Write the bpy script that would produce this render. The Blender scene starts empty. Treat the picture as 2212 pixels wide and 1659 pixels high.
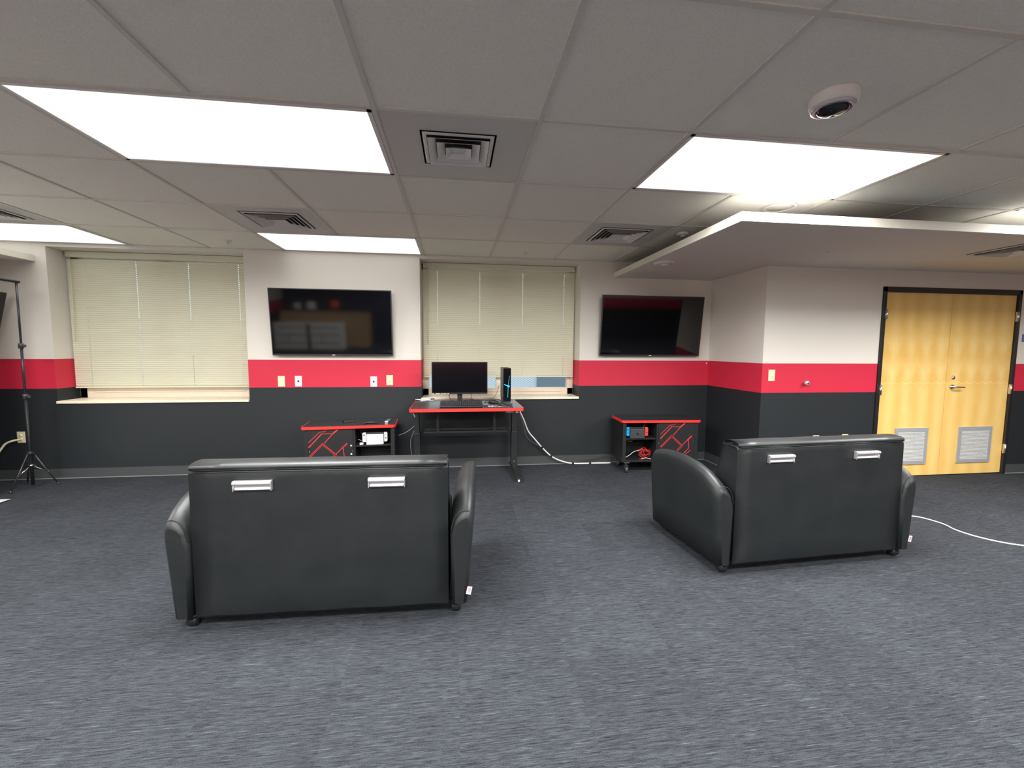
import bpy, bmesh, math, random
from mathutils import Matrix, Vector
random.seed(7)
PI = math.pi
S = bpy.context.scene
COL = S.collection

# ------------------------------------------------------------------ camera
cd = bpy.data.cameras.new('camera'); cam = bpy.data.objects.new('camera', cd); COL.objects.link(cam)
F_PX = 923.57; YAW, PITCH, ROLL = 0.130411, 0.082012, 0.006007
cd.sensor_fit = 'HORIZONTAL'; cd.sensor_width = 36.0; cd.lens = F_PX / 2212 * 36.0
cd.clip_start = 0.05; cd.clip_end = 200
_c, _s = math.cos(YAW), math.sin(YAW)
_f = Vector((_s, _c, 0)); _r = Vector((_c, -_s, 0)); _u = Vector((0, 0, 1))
_f2 = _f * math.cos(PITCH) - _u * math.sin(PITCH); _u2 = _u * math.cos(PITCH) + _f * math.sin(PITCH)
_r3 = _r * math.cos(ROLL) + _u2 * math.sin(ROLL); _u3 = _u2 * math.cos(ROLL) - _r * math.sin(ROLL)
mw = Matrix((_r3, _u3, -_f2)).transposed().to_4x4(); mw.translation = Vector((0.3627, -1.3183, 1.4303))
cam.matrix_world = mw
S.camera = cam

# ------------------------------------------------------------------ world, exposure
PANEL_STRENGTH = 1.06          # diffuser surface
LAMP_POWER = 130.0             # each panel's lamp, watts
LAMP_SPREAD = math.radians(172)
S.view_settings.view_transform = 'Standard'; S.view_settings.look = 'None'
S.view_settings.exposure = 0.0; S.view_settings.gamma = 1.0; S.view_settings.use_curve_mapping = False
w = bpy.data.worlds.new('sky'); S.world = w; w.use_nodes = True
bg = w.node_tree.nodes['Background']; bg.inputs[0].default_value = (0.80, 0.90, 1.0, 1); bg.inputs[1].default_value = 1.6
S.cycles.use_denoising = True
S.cycles.max_bounces = 10; S.cycles.diffuse_bounces = 6; S.cycles.glossy_bounces = 4; S.cycles.transparent_max_bounces = 12
S.cycles.sample_clamp_indirect = 6.0

# ------------------------------------------------------------------ materials
class NT:
    def __init__(s, name):
        s.m = bpy.data.materials.new(name); s.m.use_nodes = True
        s.t = s.m.node_tree; s.b = s.t.nodes['Principled BSDF']; s.o = s.t.nodes['Material Output']
    def n(s, typ, **k):
        x = s.t.nodes.new(typ)
        for a, b in k.items(): setattr(x, a, b)
        return x
    def l(s, a, b): s.t.links.new(a, b)
    def val(s, a):
        return a
    def math(s, op, a, b=None, c=None):
        x = s.n('ShaderNodeMath', operation=op)
        for i, v in enumerate((a, b, c)):
            if v is None: continue
            if isinstance(v, (int, float)): x.inputs[i].default_value = v
            else: s.l(v, x.inputs[i])
        return x.outputs[0]
    def mix(s, f, a, b):
        x = s.n('ShaderNodeMix', data_type='RGBA')
        for i, v in ((0, f), (6, a), (7, b)):
            if isinstance(v, (int, float)): x.inputs[i].default_value = v
            elif isinstance(v, tuple): x.inputs[i].default_value = (*v, 1)
            else: s.l(v, x.inputs[i])
        return x.outputs[2]
    def pos(s): return s.n('ShaderNodeNewGeometry').outputs['Position']
    def xyz(s, v):
        x = s.n('ShaderNodeSeparateXYZ'); s.l(v, x.inputs[0]); return x.outputs
    def scaled(s, v, sc):
        x = s.n('ShaderNodeVectorMath', operation='MULTIPLY'); s.l(v, x.inputs[0]); x.inputs[1].default_value = sc; return x.outputs[0]
    def noise(s, v, scale, detail=3, rough=.5):
        x = s.n('ShaderNodeTexNoise'); x.inputs['Scale'].default_value = scale; x.inputs['Detail'].default_value = detail
        x.inputs['Roughness'].default_value = rough
        if v is not None: s.l(v, x.inputs['Vector'])
        return x.outputs[0]
    def bump(s, h, strength, dist=.002):
        x = s.n('ShaderNodeBump'); x.inputs['Strength'].default_value = strength; x.inputs['Distance'].default_value = dist
        s.l(h, x.inputs['Height']); s.l(x.outputs[0], s.b.inputs['Normal'])
    def ramp(s, f, a, b):
        x = s.n('ShaderNodeMapRange'); s.l(f, x.inputs[0]); x.inputs[1].default_value = a; x.inputs[2].default_value = b
        return x.outputs[0]

def srgb(r, g, b):
    return tuple(((c / 255 + .055) / 1.055) ** 2.4 if c > 10.3 else c / 255 / 12.92 for c in (r, g, b))

def plain(name, col, rough=.5, metal=0., spec=.5, bump=0., bscale=300., emit=None, estr=0.):
    k = NT(name); k.b.inputs['Base Color'].default_value = (*col, 1)
    k.b.inputs['Roughness'].default_value = rough; k.b.inputs['Metallic'].default_value = metal
    k.b.inputs['Specular IOR Level'].default_value = spec
    co = k.n('ShaderNodeTexCoord').outputs['Object']
    f = k.noise(co, bscale * .2, 2)
    k.l(k.mix(f, tuple(c * .94 for c in col), tuple(min(1, c * 1.06) for c in col)), k.b.inputs['Base Color'])
    if bump: k.bump(k.noise(co, bscale, 3), bump, .001)
    if emit:
        k.b.inputs['Emission Color'].default_value = (*emit, 1); k.b.inputs['Emission Strength'].default_value = estr
    return k.m

def mat_wall():
    k = NT('striped_wall_paint'); p = k.pos(); x, y, z = k.xyz(p)
    beige = (.76, .725, .66); red = (.60, .024, .058); black = (.0165, .0205, .0235); white = (.72, .70, .64)
    f = k.noise(p, 1.3, 2)
    bg_ = k.mix(f, tuple(c * .97 for c in beige), beige)
    above = k.math('GREATER_THAN', z, 2.3095)
    side = k.math('MAXIMUM', k.math('MULTIPLY', k.math('GREATER_THAN', x, 2.292), k.math('GREATER_THAN', y, 3.0)), k.math('LESS_THAN', x, -3.975))
    c = k.mix(k.math('MULTIPLY', above, side), bg_, white)
    c = k.mix(k.math('LESS_THAN', z, 1.293), c, red)
    wob = k.math('MULTIPLY', k.math('SUBTRACT', k.noise(p, 7, 2), .5), .004)
    c = k.mix(k.math('LESS_THAN', k.math('ADD', z, wob), .977), c, black)
    c = k.mix(k.math('MULTIPLY', k.math('LESS_THAN', y, -4.5), k.math('LESS_THAN', x, -1.0)), c, (.03, .035, .06))  # unseen rear wall, left part made navy for the television's reflection
    k.l(c, k.b.inputs['Base Color']); k.b.inputs['Roughness'].default_value = .55; k.b.inputs['Specular IOR Level'].default_value = .35
    k.bump(k.noise(p, 240, 3), .25, .001)
    return k.m

def mat_carpet():
    k = NT('striated_carpet'); p = k.pos(); x, y, z = k.xyz(p)
    def tile(sx, sy, ox):
        a = k.math('FLOOR', k.math('DIVIDE', k.math('ADD', x, ox), sx)); b = k.math('FLOOR', k.math('DIVIDE', y, sy))
        cmb = k.n('ShaderNodeCombineXYZ'); k.l(a, cmb.inputs[0]); k.l(b, cmb.inputs[1])
        wn = k.n('ShaderNodeTexWhiteNoise'); k.l(cmb.outputs[0], wn.inputs[0]); return wn.outputs
    t = tile(.50, .50, .13)
    shift = k.n('ShaderNodeVectorMath', operation='ADD'); k.l(p, shift.inputs[0]); k.l(k.scaled(t[1], (3, 3, 0)), shift.inputs[1])
    q = shift.outputs[0]
    s1 = k.noise(k.scaled(q, (6.5, 200, 1)), 1, 3, .66)
    s2 = k.noise(k.scaled(q, (26, 130, 1)), 1, 2, .6)
    s3 = k.noise(k.scaled(q, (260, 330, 1)), 1, 2, .6)
    big = k.noise(k.scaled(p, (.9, 1.6, 1)), 1.6, 3, .6)
    v = k.math('ADD', k.math('MULTIPLY', s1, .55), k.math('ADD', k.math('MULTIPLY', s2, .3), k.math('MULTIPLY', s3, .42)))
    v = k.ramp(v, .49, .77)
    c = k.mix(v, (.0100, .0116, .0140), (.056, .062, .073))
    thread = k.ramp(k.noise(k.scaled(q, (9, 300, 1)), 1, 1, .5), .66, .74)
    c = k.mix(k.math('MULTIPLY', thread, .75), c, (.115, .125, .145))
    groove = k.ramp(k.noise(k.scaled(q, (3.2, 120, 1)), 1, 1, .5), .33, .25)
    c = k.mix(k.math('MULTIPLY', groove, .6), c, (.006, .007, .009))
    m = k.math('ADD', .72, k.math('ADD', k.math('MULTIPLY', t[0], .20), k.math('MULTIPLY', big, .34)))
    sc = k.n('ShaderNodeVectorMath', operation='SCALE'); k.l(c, sc.inputs[0]); k.l(m, sc.inputs[3])
    k.l(sc.outputs[0], k.b.inputs['Base Color']); k.b.inputs['Roughness'].default_value = .95; k.b.inputs['Specular IOR Level'].default_value = .1
    k.bump(k.math('ADD', s1, s3), .6, .004)
    return k.m

def mat_tile():
    k = NT('ceiling_tile'); p = k.pos()
    n = k.noise(p, 160, 4, .7)
    k.l(k.mix(k.ramp(n, .35, .6), (.80, .785, .71), (.89, .875, .80)), k.b.inputs['Base Color'])
    k.b.inputs['Roughness'].default_value = .95; k.b.inputs['Specular IOR Level'].default_value = .1
    k.bump(k.noise(p, 110, 4, .75), .5, .004)
    return k.m

def mat_maple():
    k = NT('figured_maple_veneer'); p = k.pos(); x, y, z = k.xyz(p)
    d = k.math('MULTIPLY', k.math('SUBTRACT', k.noise(k.scaled(p, (3, 3, 2.2)), 1, 2), .5), .10)
    per = k.math('MULTIPLY', k.math('ADD', x, d), 2 * PI / .205)
    band = k.math('ADD', .5, k.math('MULTIPLY', k.math('SINE', per), .5))
    zf = k.math('MULTIPLY', k.math('SUBTRACT', z, .25), 1.0)
    fig = k.noise(k.scaled(p, (9, 9, 4.5)), 1, 3, .6)
    row = k.math('ADD', .5, k.math('MULTIPLY', k.math('SINE', k.math('ADD', k.math('MULTIPLY', z, 21), k.math('MULTIPLY', band, 1.6))), .5))
    env = k.math('MULTIPLY', k.ramp(z, .9, 1.15), k.ramp(z, 1.75, 1.45))
    v = k.math('ADD', k.math('MULTIPLY', band, .42), k.math('MULTIPLY', fig, .5))
    v = k.math('ADD', v, k.math('MULTIPLY', k.math('MULTIPLY', k.math('SUBTRACT', row, .5), env), .35))
    zz = k.math('ADD', z, k.math('MULTIPLY', k.math('ABSOLUTE', k.math('SUBTRACT', band, .5)), .035))
    line = k.ramp(k.math('ABSOLUTE', k.math('SUBTRACT', zz, 1.085)), .014, .004)
    v = k.math('ADD', v, k.math('MULTIPLY', line, .35))
    c = k.mix(k.ramp(v, .15, .95), (.80, .50, .135), (.92, .68, .27))
    grain = k.noise(k.scaled(p, (90, 90, 4)), 1, 3, .6)
    c = k.mix(k.math('MULTIPLY', grain, .18), c, (.52, .29, .07))
    k.l(c, k.b.inputs['Base Color']); k.b.inputs['Roughness'].default_value = .38
    return k.m

def mat_leather():
    k = NT('black_leather'); co = k.n('ShaderNodeTexCoord').outputs['Object']
    v = k.n('ShaderNodeTexVoronoi'); v.inputs['Scale'].default_value = 420; k.l(co, v.inputs['Vector'])
    big = k.noise(co, 5, 3, .55)
    k.l(k.mix(big, (.0085, .0112, .0125), (.0145, .0175, .019)), k.b.inputs['Base Color'])
    k.l(k.math('ADD', .38, k.math('MULTIPLY', big, .16)), k.b.inputs['Roughness'])
    k.b.inputs['Specular IOR Level'].default_value = .55
    k.bump(k.math('ADD', k.math('MULTIPLY', v.outputs[0], .10), k.math('MULTIPLY', k.noise(co, 7, 2), 1.2)), .35, .006)
    return k.m

def mat_glass():
    k = NT('window_glass'); tr = k.n('ShaderNodeBsdfTransparent'); gl = k.n('ShaderNodeBsdfGlossy'); gl.inputs['Roughness'].default_value = .02
    tr.inputs[0].default_value = (.93, .97, .96, 1)
    fr = k.n('ShaderNodeFresnel'); fr.inputs[0].default_value = 1.3
    mx = k.n('ShaderNodeMixShader'); k.l(fr.outputs[0], mx.inputs[0]); k.l(tr.outputs[0], mx.inputs[1]); k.l(gl.outputs[0], mx.inputs[2])
    k.l(mx.outputs[0], k.o.inputs[0]); return k.m

def mat_slat():
    k = NT('blind_slat'); co = k.n('ShaderNodeTexCoord').outputs['Object']
    c = k.mix(k.noise(co, 4, 2), (.80, .775, .62), (.86, .83, .68))
    k.l(c, k.b.inputs['Base Color']); k.b.inputs['Roughness'].default_value = .42
    tl = k.n('ShaderNodeBsdfTranslucent'); tl.inputs[0].default_value = (.80, .78, .60, 1)
    mx = k.n('ShaderNodeMixShader'); mx.inputs[0].default_value = .22
    k.l(k.b.outputs[0], mx.inputs[1]); k.l(tl.outputs[0], mx.inputs[2]); k.l(mx.outputs[0], k.o.inputs[0]); return k.m

def mat_exterior():
    k = NT('pale_siding'); p = k.pos(); x, y, z = k.xyz(p)
    st = k.math('SINE', k.math('MULTIPLY', k.math('ADD', x, k.math('MULTIPLY', z, 1.6)), 60))
    k.l(k.mix(k.ramp(st, -.3, .3), (.55, .60, .66), (.86, .89, .93)), k.b.inputs['Base Color']); return k.m

def mat_pad():
    k = NT('printed_mouse_pad'); co = k.n('ShaderNodeTexCoord').outputs['Object']; x, y, z = k.xyz(co)
    n = k.noise(co, 34, 2, .5)
    r = k.math('MULTIPLY', k.math('LESS_THAN', k.math('ABSOLUTE', y), .055), k.math('LESS_THAN', k.math('ABSOLUTE', x), .105))
    f = k.math('MULTIPLY', k.math('GREATER_THAN', n, .50), r)
    f2 = k.math('MULTIPLY', k.math('GREATER_THAN', n, .58), r)
    c = k.mix(f, (.03, .03, .035), (.85, .80, .76)); c = k.mix(f2, c, (.75, .25, .22))
    k.l(c, k.b.inputs['Base Color']); k.b.inputs['Roughness'].default_value = .8; return k.m

M = dict(
    wall=mat_wall(), carpet=mat_carpet(), tile=mat_tile(), maple=mat_maple(), leather=mat_leather(), glass=mat_glass(), slat=mat_slat(),
    exterior=mat_exterior(), pad=mat_pad(),
    tbar=plain('ceiling_grid_paint', (.66, .64, .59), .6),
    metalpanel=plain('painted_ceiling_panel', (.55, .55, .53), .45),
    vent=plain('diffuser_enamel', (.74, .73, .71), .4),
    dark=plain('duct_shade_dark_screw', (.03, .03, .032), .9),  # duct shade put into the colour; also the dome camera's dark screws
    whitepl=plain('white_plastic', (.78, .77, .74), .4),
    gyps=plain('painted_soffit', (.76, .735, .67), .85, bump=.2, bscale=200),
    lip=plain('soffit_edge_paint', (.76, .73, .64), .7),
    darktop=plain('darkened_soffit_top', (.26, .25, .235), .95),  # unseen slab top, darkened to cut light bounced onto the ceiling
    base=plain('rubber_baseboard', (.055, .062, .062), .45),
    baselip=plain('pale_floor_edge', (.20, .215, .21), .6),
    sill=plain('cream_sill', (.82, .76, .60), .35),
    frame=plain('cream_window_frame', (.74, .64, .52), .45),
    dframe=plain('black_door_frame', (.014, .013, .013), .4),
    grey=plain('grey_metal_louvre', (.42, .44, .47), .45, .3),
    slatgrey=plain('pale_grey_louvre_blades', (.60, .61, .60), .4, .1),
    chrome=plain('brushed_chrome', (.78, .78, .79), .22, 1.),
    alu=plain('satin_aluminium', (.86, .86, .88), .32, .85),
    blackpl=plain('black_plastic', (.012, .012, .014), .38),
    blackmat=plain('matte_black_metal', (.014, .015, .017), .5, .2),
    desktop=plain('black_carbon_laminate', (.020, .021, .024), .30, spec=.7, bump=.15, bscale=500),
    cabinet=plain('black_melamine', (.013, .013, .015), .45),
    redge=plain('red_edge_band', (.85, .035, .028), .4),
    redline=plain('red_printed_line', (.62, .03, .03), .5),
    darkred=plain('dark_red_printed_line', (.16, .008, .012), .5),
    screen=plain('glossy_black_screen', (.003, .003, .004), .06, spec=.6),
    mscreen=plain('satin_black_screen', (.003, .003, .005), .14, spec=.30),
    bezel=plain('dark_grey_bezel', (.035, .033, .036), .35),
    logo=plain('pale_logo_print', (.7, .7, .72), .4),
    cream=plain('cream_wall_plate', (.80, .73, .48), .4),
    whiteplate=plain('white_wall_plate', (.84, .82, .76), .4),
    cordw=plain('white_cord', (.80, .80, .78), .45),
    cordc=plain('cream_cord', (.76, .70, .50), .5),
    cordg=plain('grey_cord', (.30, .31, .34), .5),
    cordb=plain('black_cord', (.012, .012, .013), .5),
    cordr=plain('red_cord', (.45, .02, .015), .5),
    blue=plain('bright_blue_controller', (.0, .36, .82), .4),
    red=plain('bright_red_controller', (.95, .05, .05), .4),
    dockgrey=plain('charcoal_dock', (.045, .045, .05), .4),
    cloth=plain('white_backdrop_cloth', (.85, .88, .87), .8),
    steel=plain('grey_painted_tube', (.055, .055, .065), .35, .5),
    paper=plain('pale_blue_packet', (.55, .62, .72), .5),
    tagm=plain('pale_pink_tag', (.82, .74, .80), .6),
    tagink=plain('plum_tag_ink', (.32, .15, .25), .6),
    keycap=plain('dark_keycap', (.028, .028, .032), .5),
    domeglass=plain('smoked_dome', (.006, .006, .008), .05, spec=.7),
    clear=plain('clear_trim_ring', (.60, .58, .62), .12, .3),
    signblue=plain('blue_sign', (.10, .14, .35), .5),
    knob=plain('pale_metal_knob', (.60, .55, .56), .35, .6),
    led=plain('blue_light_strip', (.0, .3, .9), .4, emit=(.02, .40, 1.), estr=5.),
    ledc=plain('teal_light_strip', (.0, .3, .3), .4, emit=(.03, .60, .62), estr=1.0),
    ground=plain('outdoor_paving', (.45, .46, .46), .9),
    orange=plain('orange_rubber', (.80, .12, .02), .5),
    outglass=plain('grey_outdoor_glazing', (.20, .24, .28), .2),  # blue-grey window glass of the building outside
    carpetwood=plain('wood_table', (.45, .30, .15), .4),
)
k = NT('light_diffuser'); k.b.inputs['Base Color'].default_value = (.9, .9, .9, 1)
k.b.inputs['Emission Color'].default_value = (1.0, .985, .96, 1); k.b.inputs['Emission Strength'].default_value = PANEL_STRENGTH
M['panel'] = k.m

# ------------------------------------------------------------------ geometry helpers
class MB:
    """collects shapes into one mesh"""
    def __init__(s): s.b = bmesh.new()
    def box(s, x0, x1, y0, y1, z0, z1, bev=0., seg=2, mi=0, rot=None, piv=None):
        t = bmesh.new(); bmesh.ops.create_cube(t, size=1)
        for v in t.verts:
            v.co = Vector(((x0 + x1) / 2 + v.co.x * (x1 - x0), (y0 + y1) / 2 + v.co.y * (y1 - y0), (z0 + z1) / 2 + v.co.z * (z1 - z0)))
        if bev: bmesh.ops.bevel(t, geom=t.edges[:], offset=bev, segments=seg, affect='EDGES', profile=.5)
        if rot is not None:
            pv = Vector(piv if piv else ((x0 + x1) / 2, (y0 + y1) / 2, (z0 + z1) / 2))
            for v in t.verts: v.co = rot @ (v.co - pv) + pv
        return s._add(t, mi)
    def _add(s, t, mi=0):
        t.verts.index_update()
        vs = [s.b.verts.new(v.co) for v in t.verts]
        for f in t.faces:
            try:
                nf = s.b.faces.new([vs[v.index] for v in f.verts]); nf.material_index = mi; nf.smooth = f.smooth
            except ValueError: pass
        t.free(); return s
    def cyl(s, a, b, r0, r1=None, n=20, mi=0, smooth=True, cap=True):
        a, b = Vector(a), Vector(b); r1 = r0 if r1 is None else r1
        d = (b - a).normalized(); q = d.orthogonal().normalized(); p = d.cross(q)
        R = []
        for c, r in ((a, r0), (b, r1)):
            R.append([s.b.verts.new(c + (q * math.cos(2 * PI * i / n) + p * math.sin(2 * PI * i / n)) * r) for i in range(n)])
        for i in range(n):
            f = s.b.faces.new([R[0][i], R[0][(i + 1) % n], R[1][(i + 1) % n], R[1][i]]); f.smooth = smooth; f.material_index = mi
        if cap:
            f = s.b.faces.new(R[0][::-1]); f.material_index = mi
            f = s.b.faces.new(R[1]); f.material_index = mi
        return s
    def loft(s, rings, cap=True, smooth=True, mi=0):
        R = [[s.b.verts.new(p) for p in r] for r in rings]; n = len(R[0])
        for a, b in zip(R, R[1:]):
            for i in range(n):
                f = s.b.faces.new([a[i], a[(i + 1) % n], b[(i + 1) % n], b[i]]); f.smooth = smooth; f.material_index = mi
        if cap:
            for r in (R[0][::-1], R[-1]):
                f = s.b.faces.new(r); f.material_index = mi; f.smooth = False
        return s
    def lathe(s, prof, c=(0, 0, 0), n=32, mi=0, axis='Z'):
        rings = []
        for r, h in prof:
            ring = []
            for i in range(n):
                a = 2 * PI * i / n; x, y = r * math.cos(a), r * math.sin(a)
                p = (x, y, h) if axis == 'Z' else ((x, h, y) if axis == 'Y' else (h, x, y))
                ring.append(Vector(c) + Vector(p))
            rings.append(ring)
        return s.loft(rings, mi=mi)
    def tube(s, pts, r, n=8, sub=8, mi=0):
        P = [Vector(p) for p in pts]; Q = []
        if sub > 1 and len(P) > 2:
            E = [P[0] * 2 - P[1]] + P + [P[-1] * 2 - P[-2]]
            for i in range(1, len(E) - 2):
                for j in range(sub):
                    t = j / sub; a, b, c, d = E[i - 1:i + 3]
                    Q.append(.5 * ((2 * b) + (c - a) * t + (2 * a - 5 * b + 4 * c - d) * t * t + (3 * b - a - 3 * c + d) * t ** 3))
            Q.append(P[-1])
        else: Q = P
        rings = []; up = None
        for i, q in enumerate(Q):
            d = (Q[min(i + 1, len(Q) - 1)] - Q[max(i - 1, 0)]).normalized()
            if up is None: up = d.orthogonal().normalized()
            up = (up - d * up.dot(d)).normalized(); o = d.cross(up)
            rings.append([q + (up * math.cos(2 * PI * k / n) + o * math.sin(2 * PI * k / n)) * r for k in range(n)])
        return s.loft(rings, mi=mi)
    def poly(s, pts, z0, z1, plane='XY', mi=0, smooth=False):
        def mk(p, h): return {'XY': (p[0], p[1], h), 'XZ': (p[0], h, p[1]), 'YZ': (h, p[0], p[1])}[plane]
        return s.loft([[mk(p, z0) for p in pts], [mk(p, z1) for p in pts]], smooth=smooth, mi=mi)
    def build(s, name, mat, parent=None, loc=None, rot=None, bevel=0., normals=True):
        if normals: bmesh.ops.recalc_face_normals(s.b, faces=s.b.faces[:])
        me = bpy.data.meshes.new(name); s.b.to_mesh(me); s.b.free()
        for mm in (mat if isinstance(mat, (list, tuple)) else [mat]): me.materials.append(M[mm])
        o = bpy.data.objects.new(name, me); COL.objects.link(o)
        if parent is not None: o.parent = parent
        if loc is not None: o.location = loc
        if rot is not None: o.rotation_euler = rot
        if bevel:
            md = o.modifiers.new('soft_edges', 'BEVEL'); md.width = bevel; md.segments = 2; md.limit_method = 'ANGLE'
        return o

def tag(o, label, cat, group=None):
    o['label'] = label; o['category'] = cat
    if group: o['group'] = group
    return o
def thing(name, label, cat, loc=(0, 0, 0), rz=0., group=None):
    o = bpy.data.objects.new(name, None); COL.objects.link(o); o.location = loc; o.rotation_euler = (0, 0, rz)
    o.empty_display_size = .05
    return tag(o, label, cat, group)
def struct(o): o['kind'] = 'structure'; return o
def dup(root, loc, rz, label, group=None):
    r = root.copy(); COL.objects.link(r); r.location = loc; r.rotation_euler = (0, 0, rz); r['label'] = label
    if group: r['group'] = group
    for ch in list(root.children):
        c = ch.copy(); COL.objects.link(c); c.parent = r
        for g in list(ch.children):
            d = g.copy(); COL.objects.link(d); d.parent = c
    return r

# ------------------------------------------------------------------ the room
T = .762                    # ceiling tile pitch
H = 2.509                   # ceiling height
YW = 3.822                  # window wall plane
XL, XR, YB = -4.57, 8.60, -4.60
YD = 2.84; XC = 3.59        # the wall with the door, and its corner
W1 = (-3.87, -1.95); W2 = (-.05, 1.875); WZ = (.845, 2.465)
DX = (4.975, 6.77); DZ = 2.13
SOFZ = 2.309

struct(MB().box(XL - .2, XR + .2, YB - .2, 4.4, -.12, 0).build('floor', 'carpet'))
struct(MB().box(XL - .2, XR + .2, YB - .2, 4.4, H, H + .1).build('ceiling', 'tile'))
b = MB()
for x0, x1 in ((XL - .2, W1[0]), (W1[1], W2[0]), (W2[1], XC + .02)): b.box(x0, x1, YW, 4.25, 0, H)
for a in (W1, W2):
    b.box(a[0], a[1], YW, 4.25, 0, WZ[0] - .03); b.box(a[0], a[1], YW, 4.25, WZ[1], H)
struct(b.build('wall_back', 'wall'))
b = MB().box(XC, DX[0], YD, 4.25, 0, H).box(DX[1], XR + .2, YD, 3.2, 0, H).box(DX[0], DX[1], YD, 3.2, DZ, H)
struct(b.build('wall_door_side', 'wall'))
struct(MB().box(XL - .2, XL, YB, YW, 0, H).build('wall_left', 'wall'))
struct(MB().box(XR, XR + .2, YB, YD, 0, H).build('wall_right', 'wall'))
struct(MB().box(XL - .2, XR + .2, YB - .2, YB, 0, H).build('wall_rear', 'wall'))

# ceiling grid
LIGHTS = ((-2, 1), (2, 1), (-2, 4), (-6, 4), (6, 1), (-6, 1), (-6, -2), (-2, -2), (2, -2), (6, -2), (-2, -5), (2, -5))
LIGHT_ROWS = (-5, -2, 1, 4)
b = MB(); HW = .011
for i in range(-6, 12):
    x = i * T
    if not XL < x - HW: continue
    y0 = YB
    for jl in LIGHT_ROWS + (None,):
        ye = (YW if x < XC else YD) if jl is None else jl * T
        cut = jl is not None and any(li + 1 == i and lj == jl for li, lj in LIGHTS)
        if jl is None or cut:
            b.box(x - HW, x + HW, y0, ye, H - .006, H + .001); y0 = (jl or 0) * T + T
for j in range(-6, 6):
    y = j * T; b.box(XL, XR if y < YD else XC, y - HW, y + HW, H - .0055, H + .001)
b.box(XL, XC, YW - .02, YW, H - .006, H + .001)
struct(b.build('trim_1', 'tbar'))

# lowered soffit slabs: a thin edge with an open gap up to the ceiling
X0, Y0 = 3 * T + .008, 1.445
b = MB().poly([(X0, Y0), (XR, Y0), (XR, YD), (XC, YD), (XC, YW), (X0, YW)], SOFZ, SOFZ + .062)
o = struct(b.build('trim_2', ['gyps', 'lip', 'darktop']))
for p in o.data.polygons:
    if abs(p.normal.z) < .5: p.material_index = 1
    if p.normal.z > .5: p.material_index = 2
b = MB().box(XL, -3.975, -1.0, YW, SOFZ, SOFZ + .062)
o = struct(b.build('trim_3', ['gyps', 'lip', 'darktop']))
for p in o.data.polygons:
    if abs(p.normal.z) < .5: p.material_index = 1
    if p.normal.z > .5: p.material_index = 2

# baseboards
def baseboard(name, pts, side):
    b = MB(); c = MB()
    for (x0, y0), (x1, y1) in zip(pts, pts[1:]):
        t = .012; u = .020
        if abs(y0 - y1) < 1e-6:
            b.box(x0, x1, y0 - t * side[1], y0, .010, .105); c.box(x0, x1, y0 - u * side[1], y0, 0, .008)
        else:
            b.box(x0 - t * side[0], x0, y0, y1, .010, .105); c.box(x0 - u * side[0], x0, y0, y1, 0, .008)
    o = struct(b.build(name, 'base')); struct(c.build('trim_4', 'baselip')); return o
baseboard('baseboard_back', [(XL, YW), (XC, YW)], (1, 1))
baseboard('baseboard_corner', [(XC, YD - .012), (XC, YW)], (1, 1))
baseboard('baseboard_door_side', [(XC - .012, YD), (DX[0], YD)], (1, 1))
baseboard('baseboard_far_right', [(DX[1], YD), (XR, YD)], (1, 1))
baseboard('baseboard_left', [(XL, YB), (XL, YW)], (-1, 1))

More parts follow.
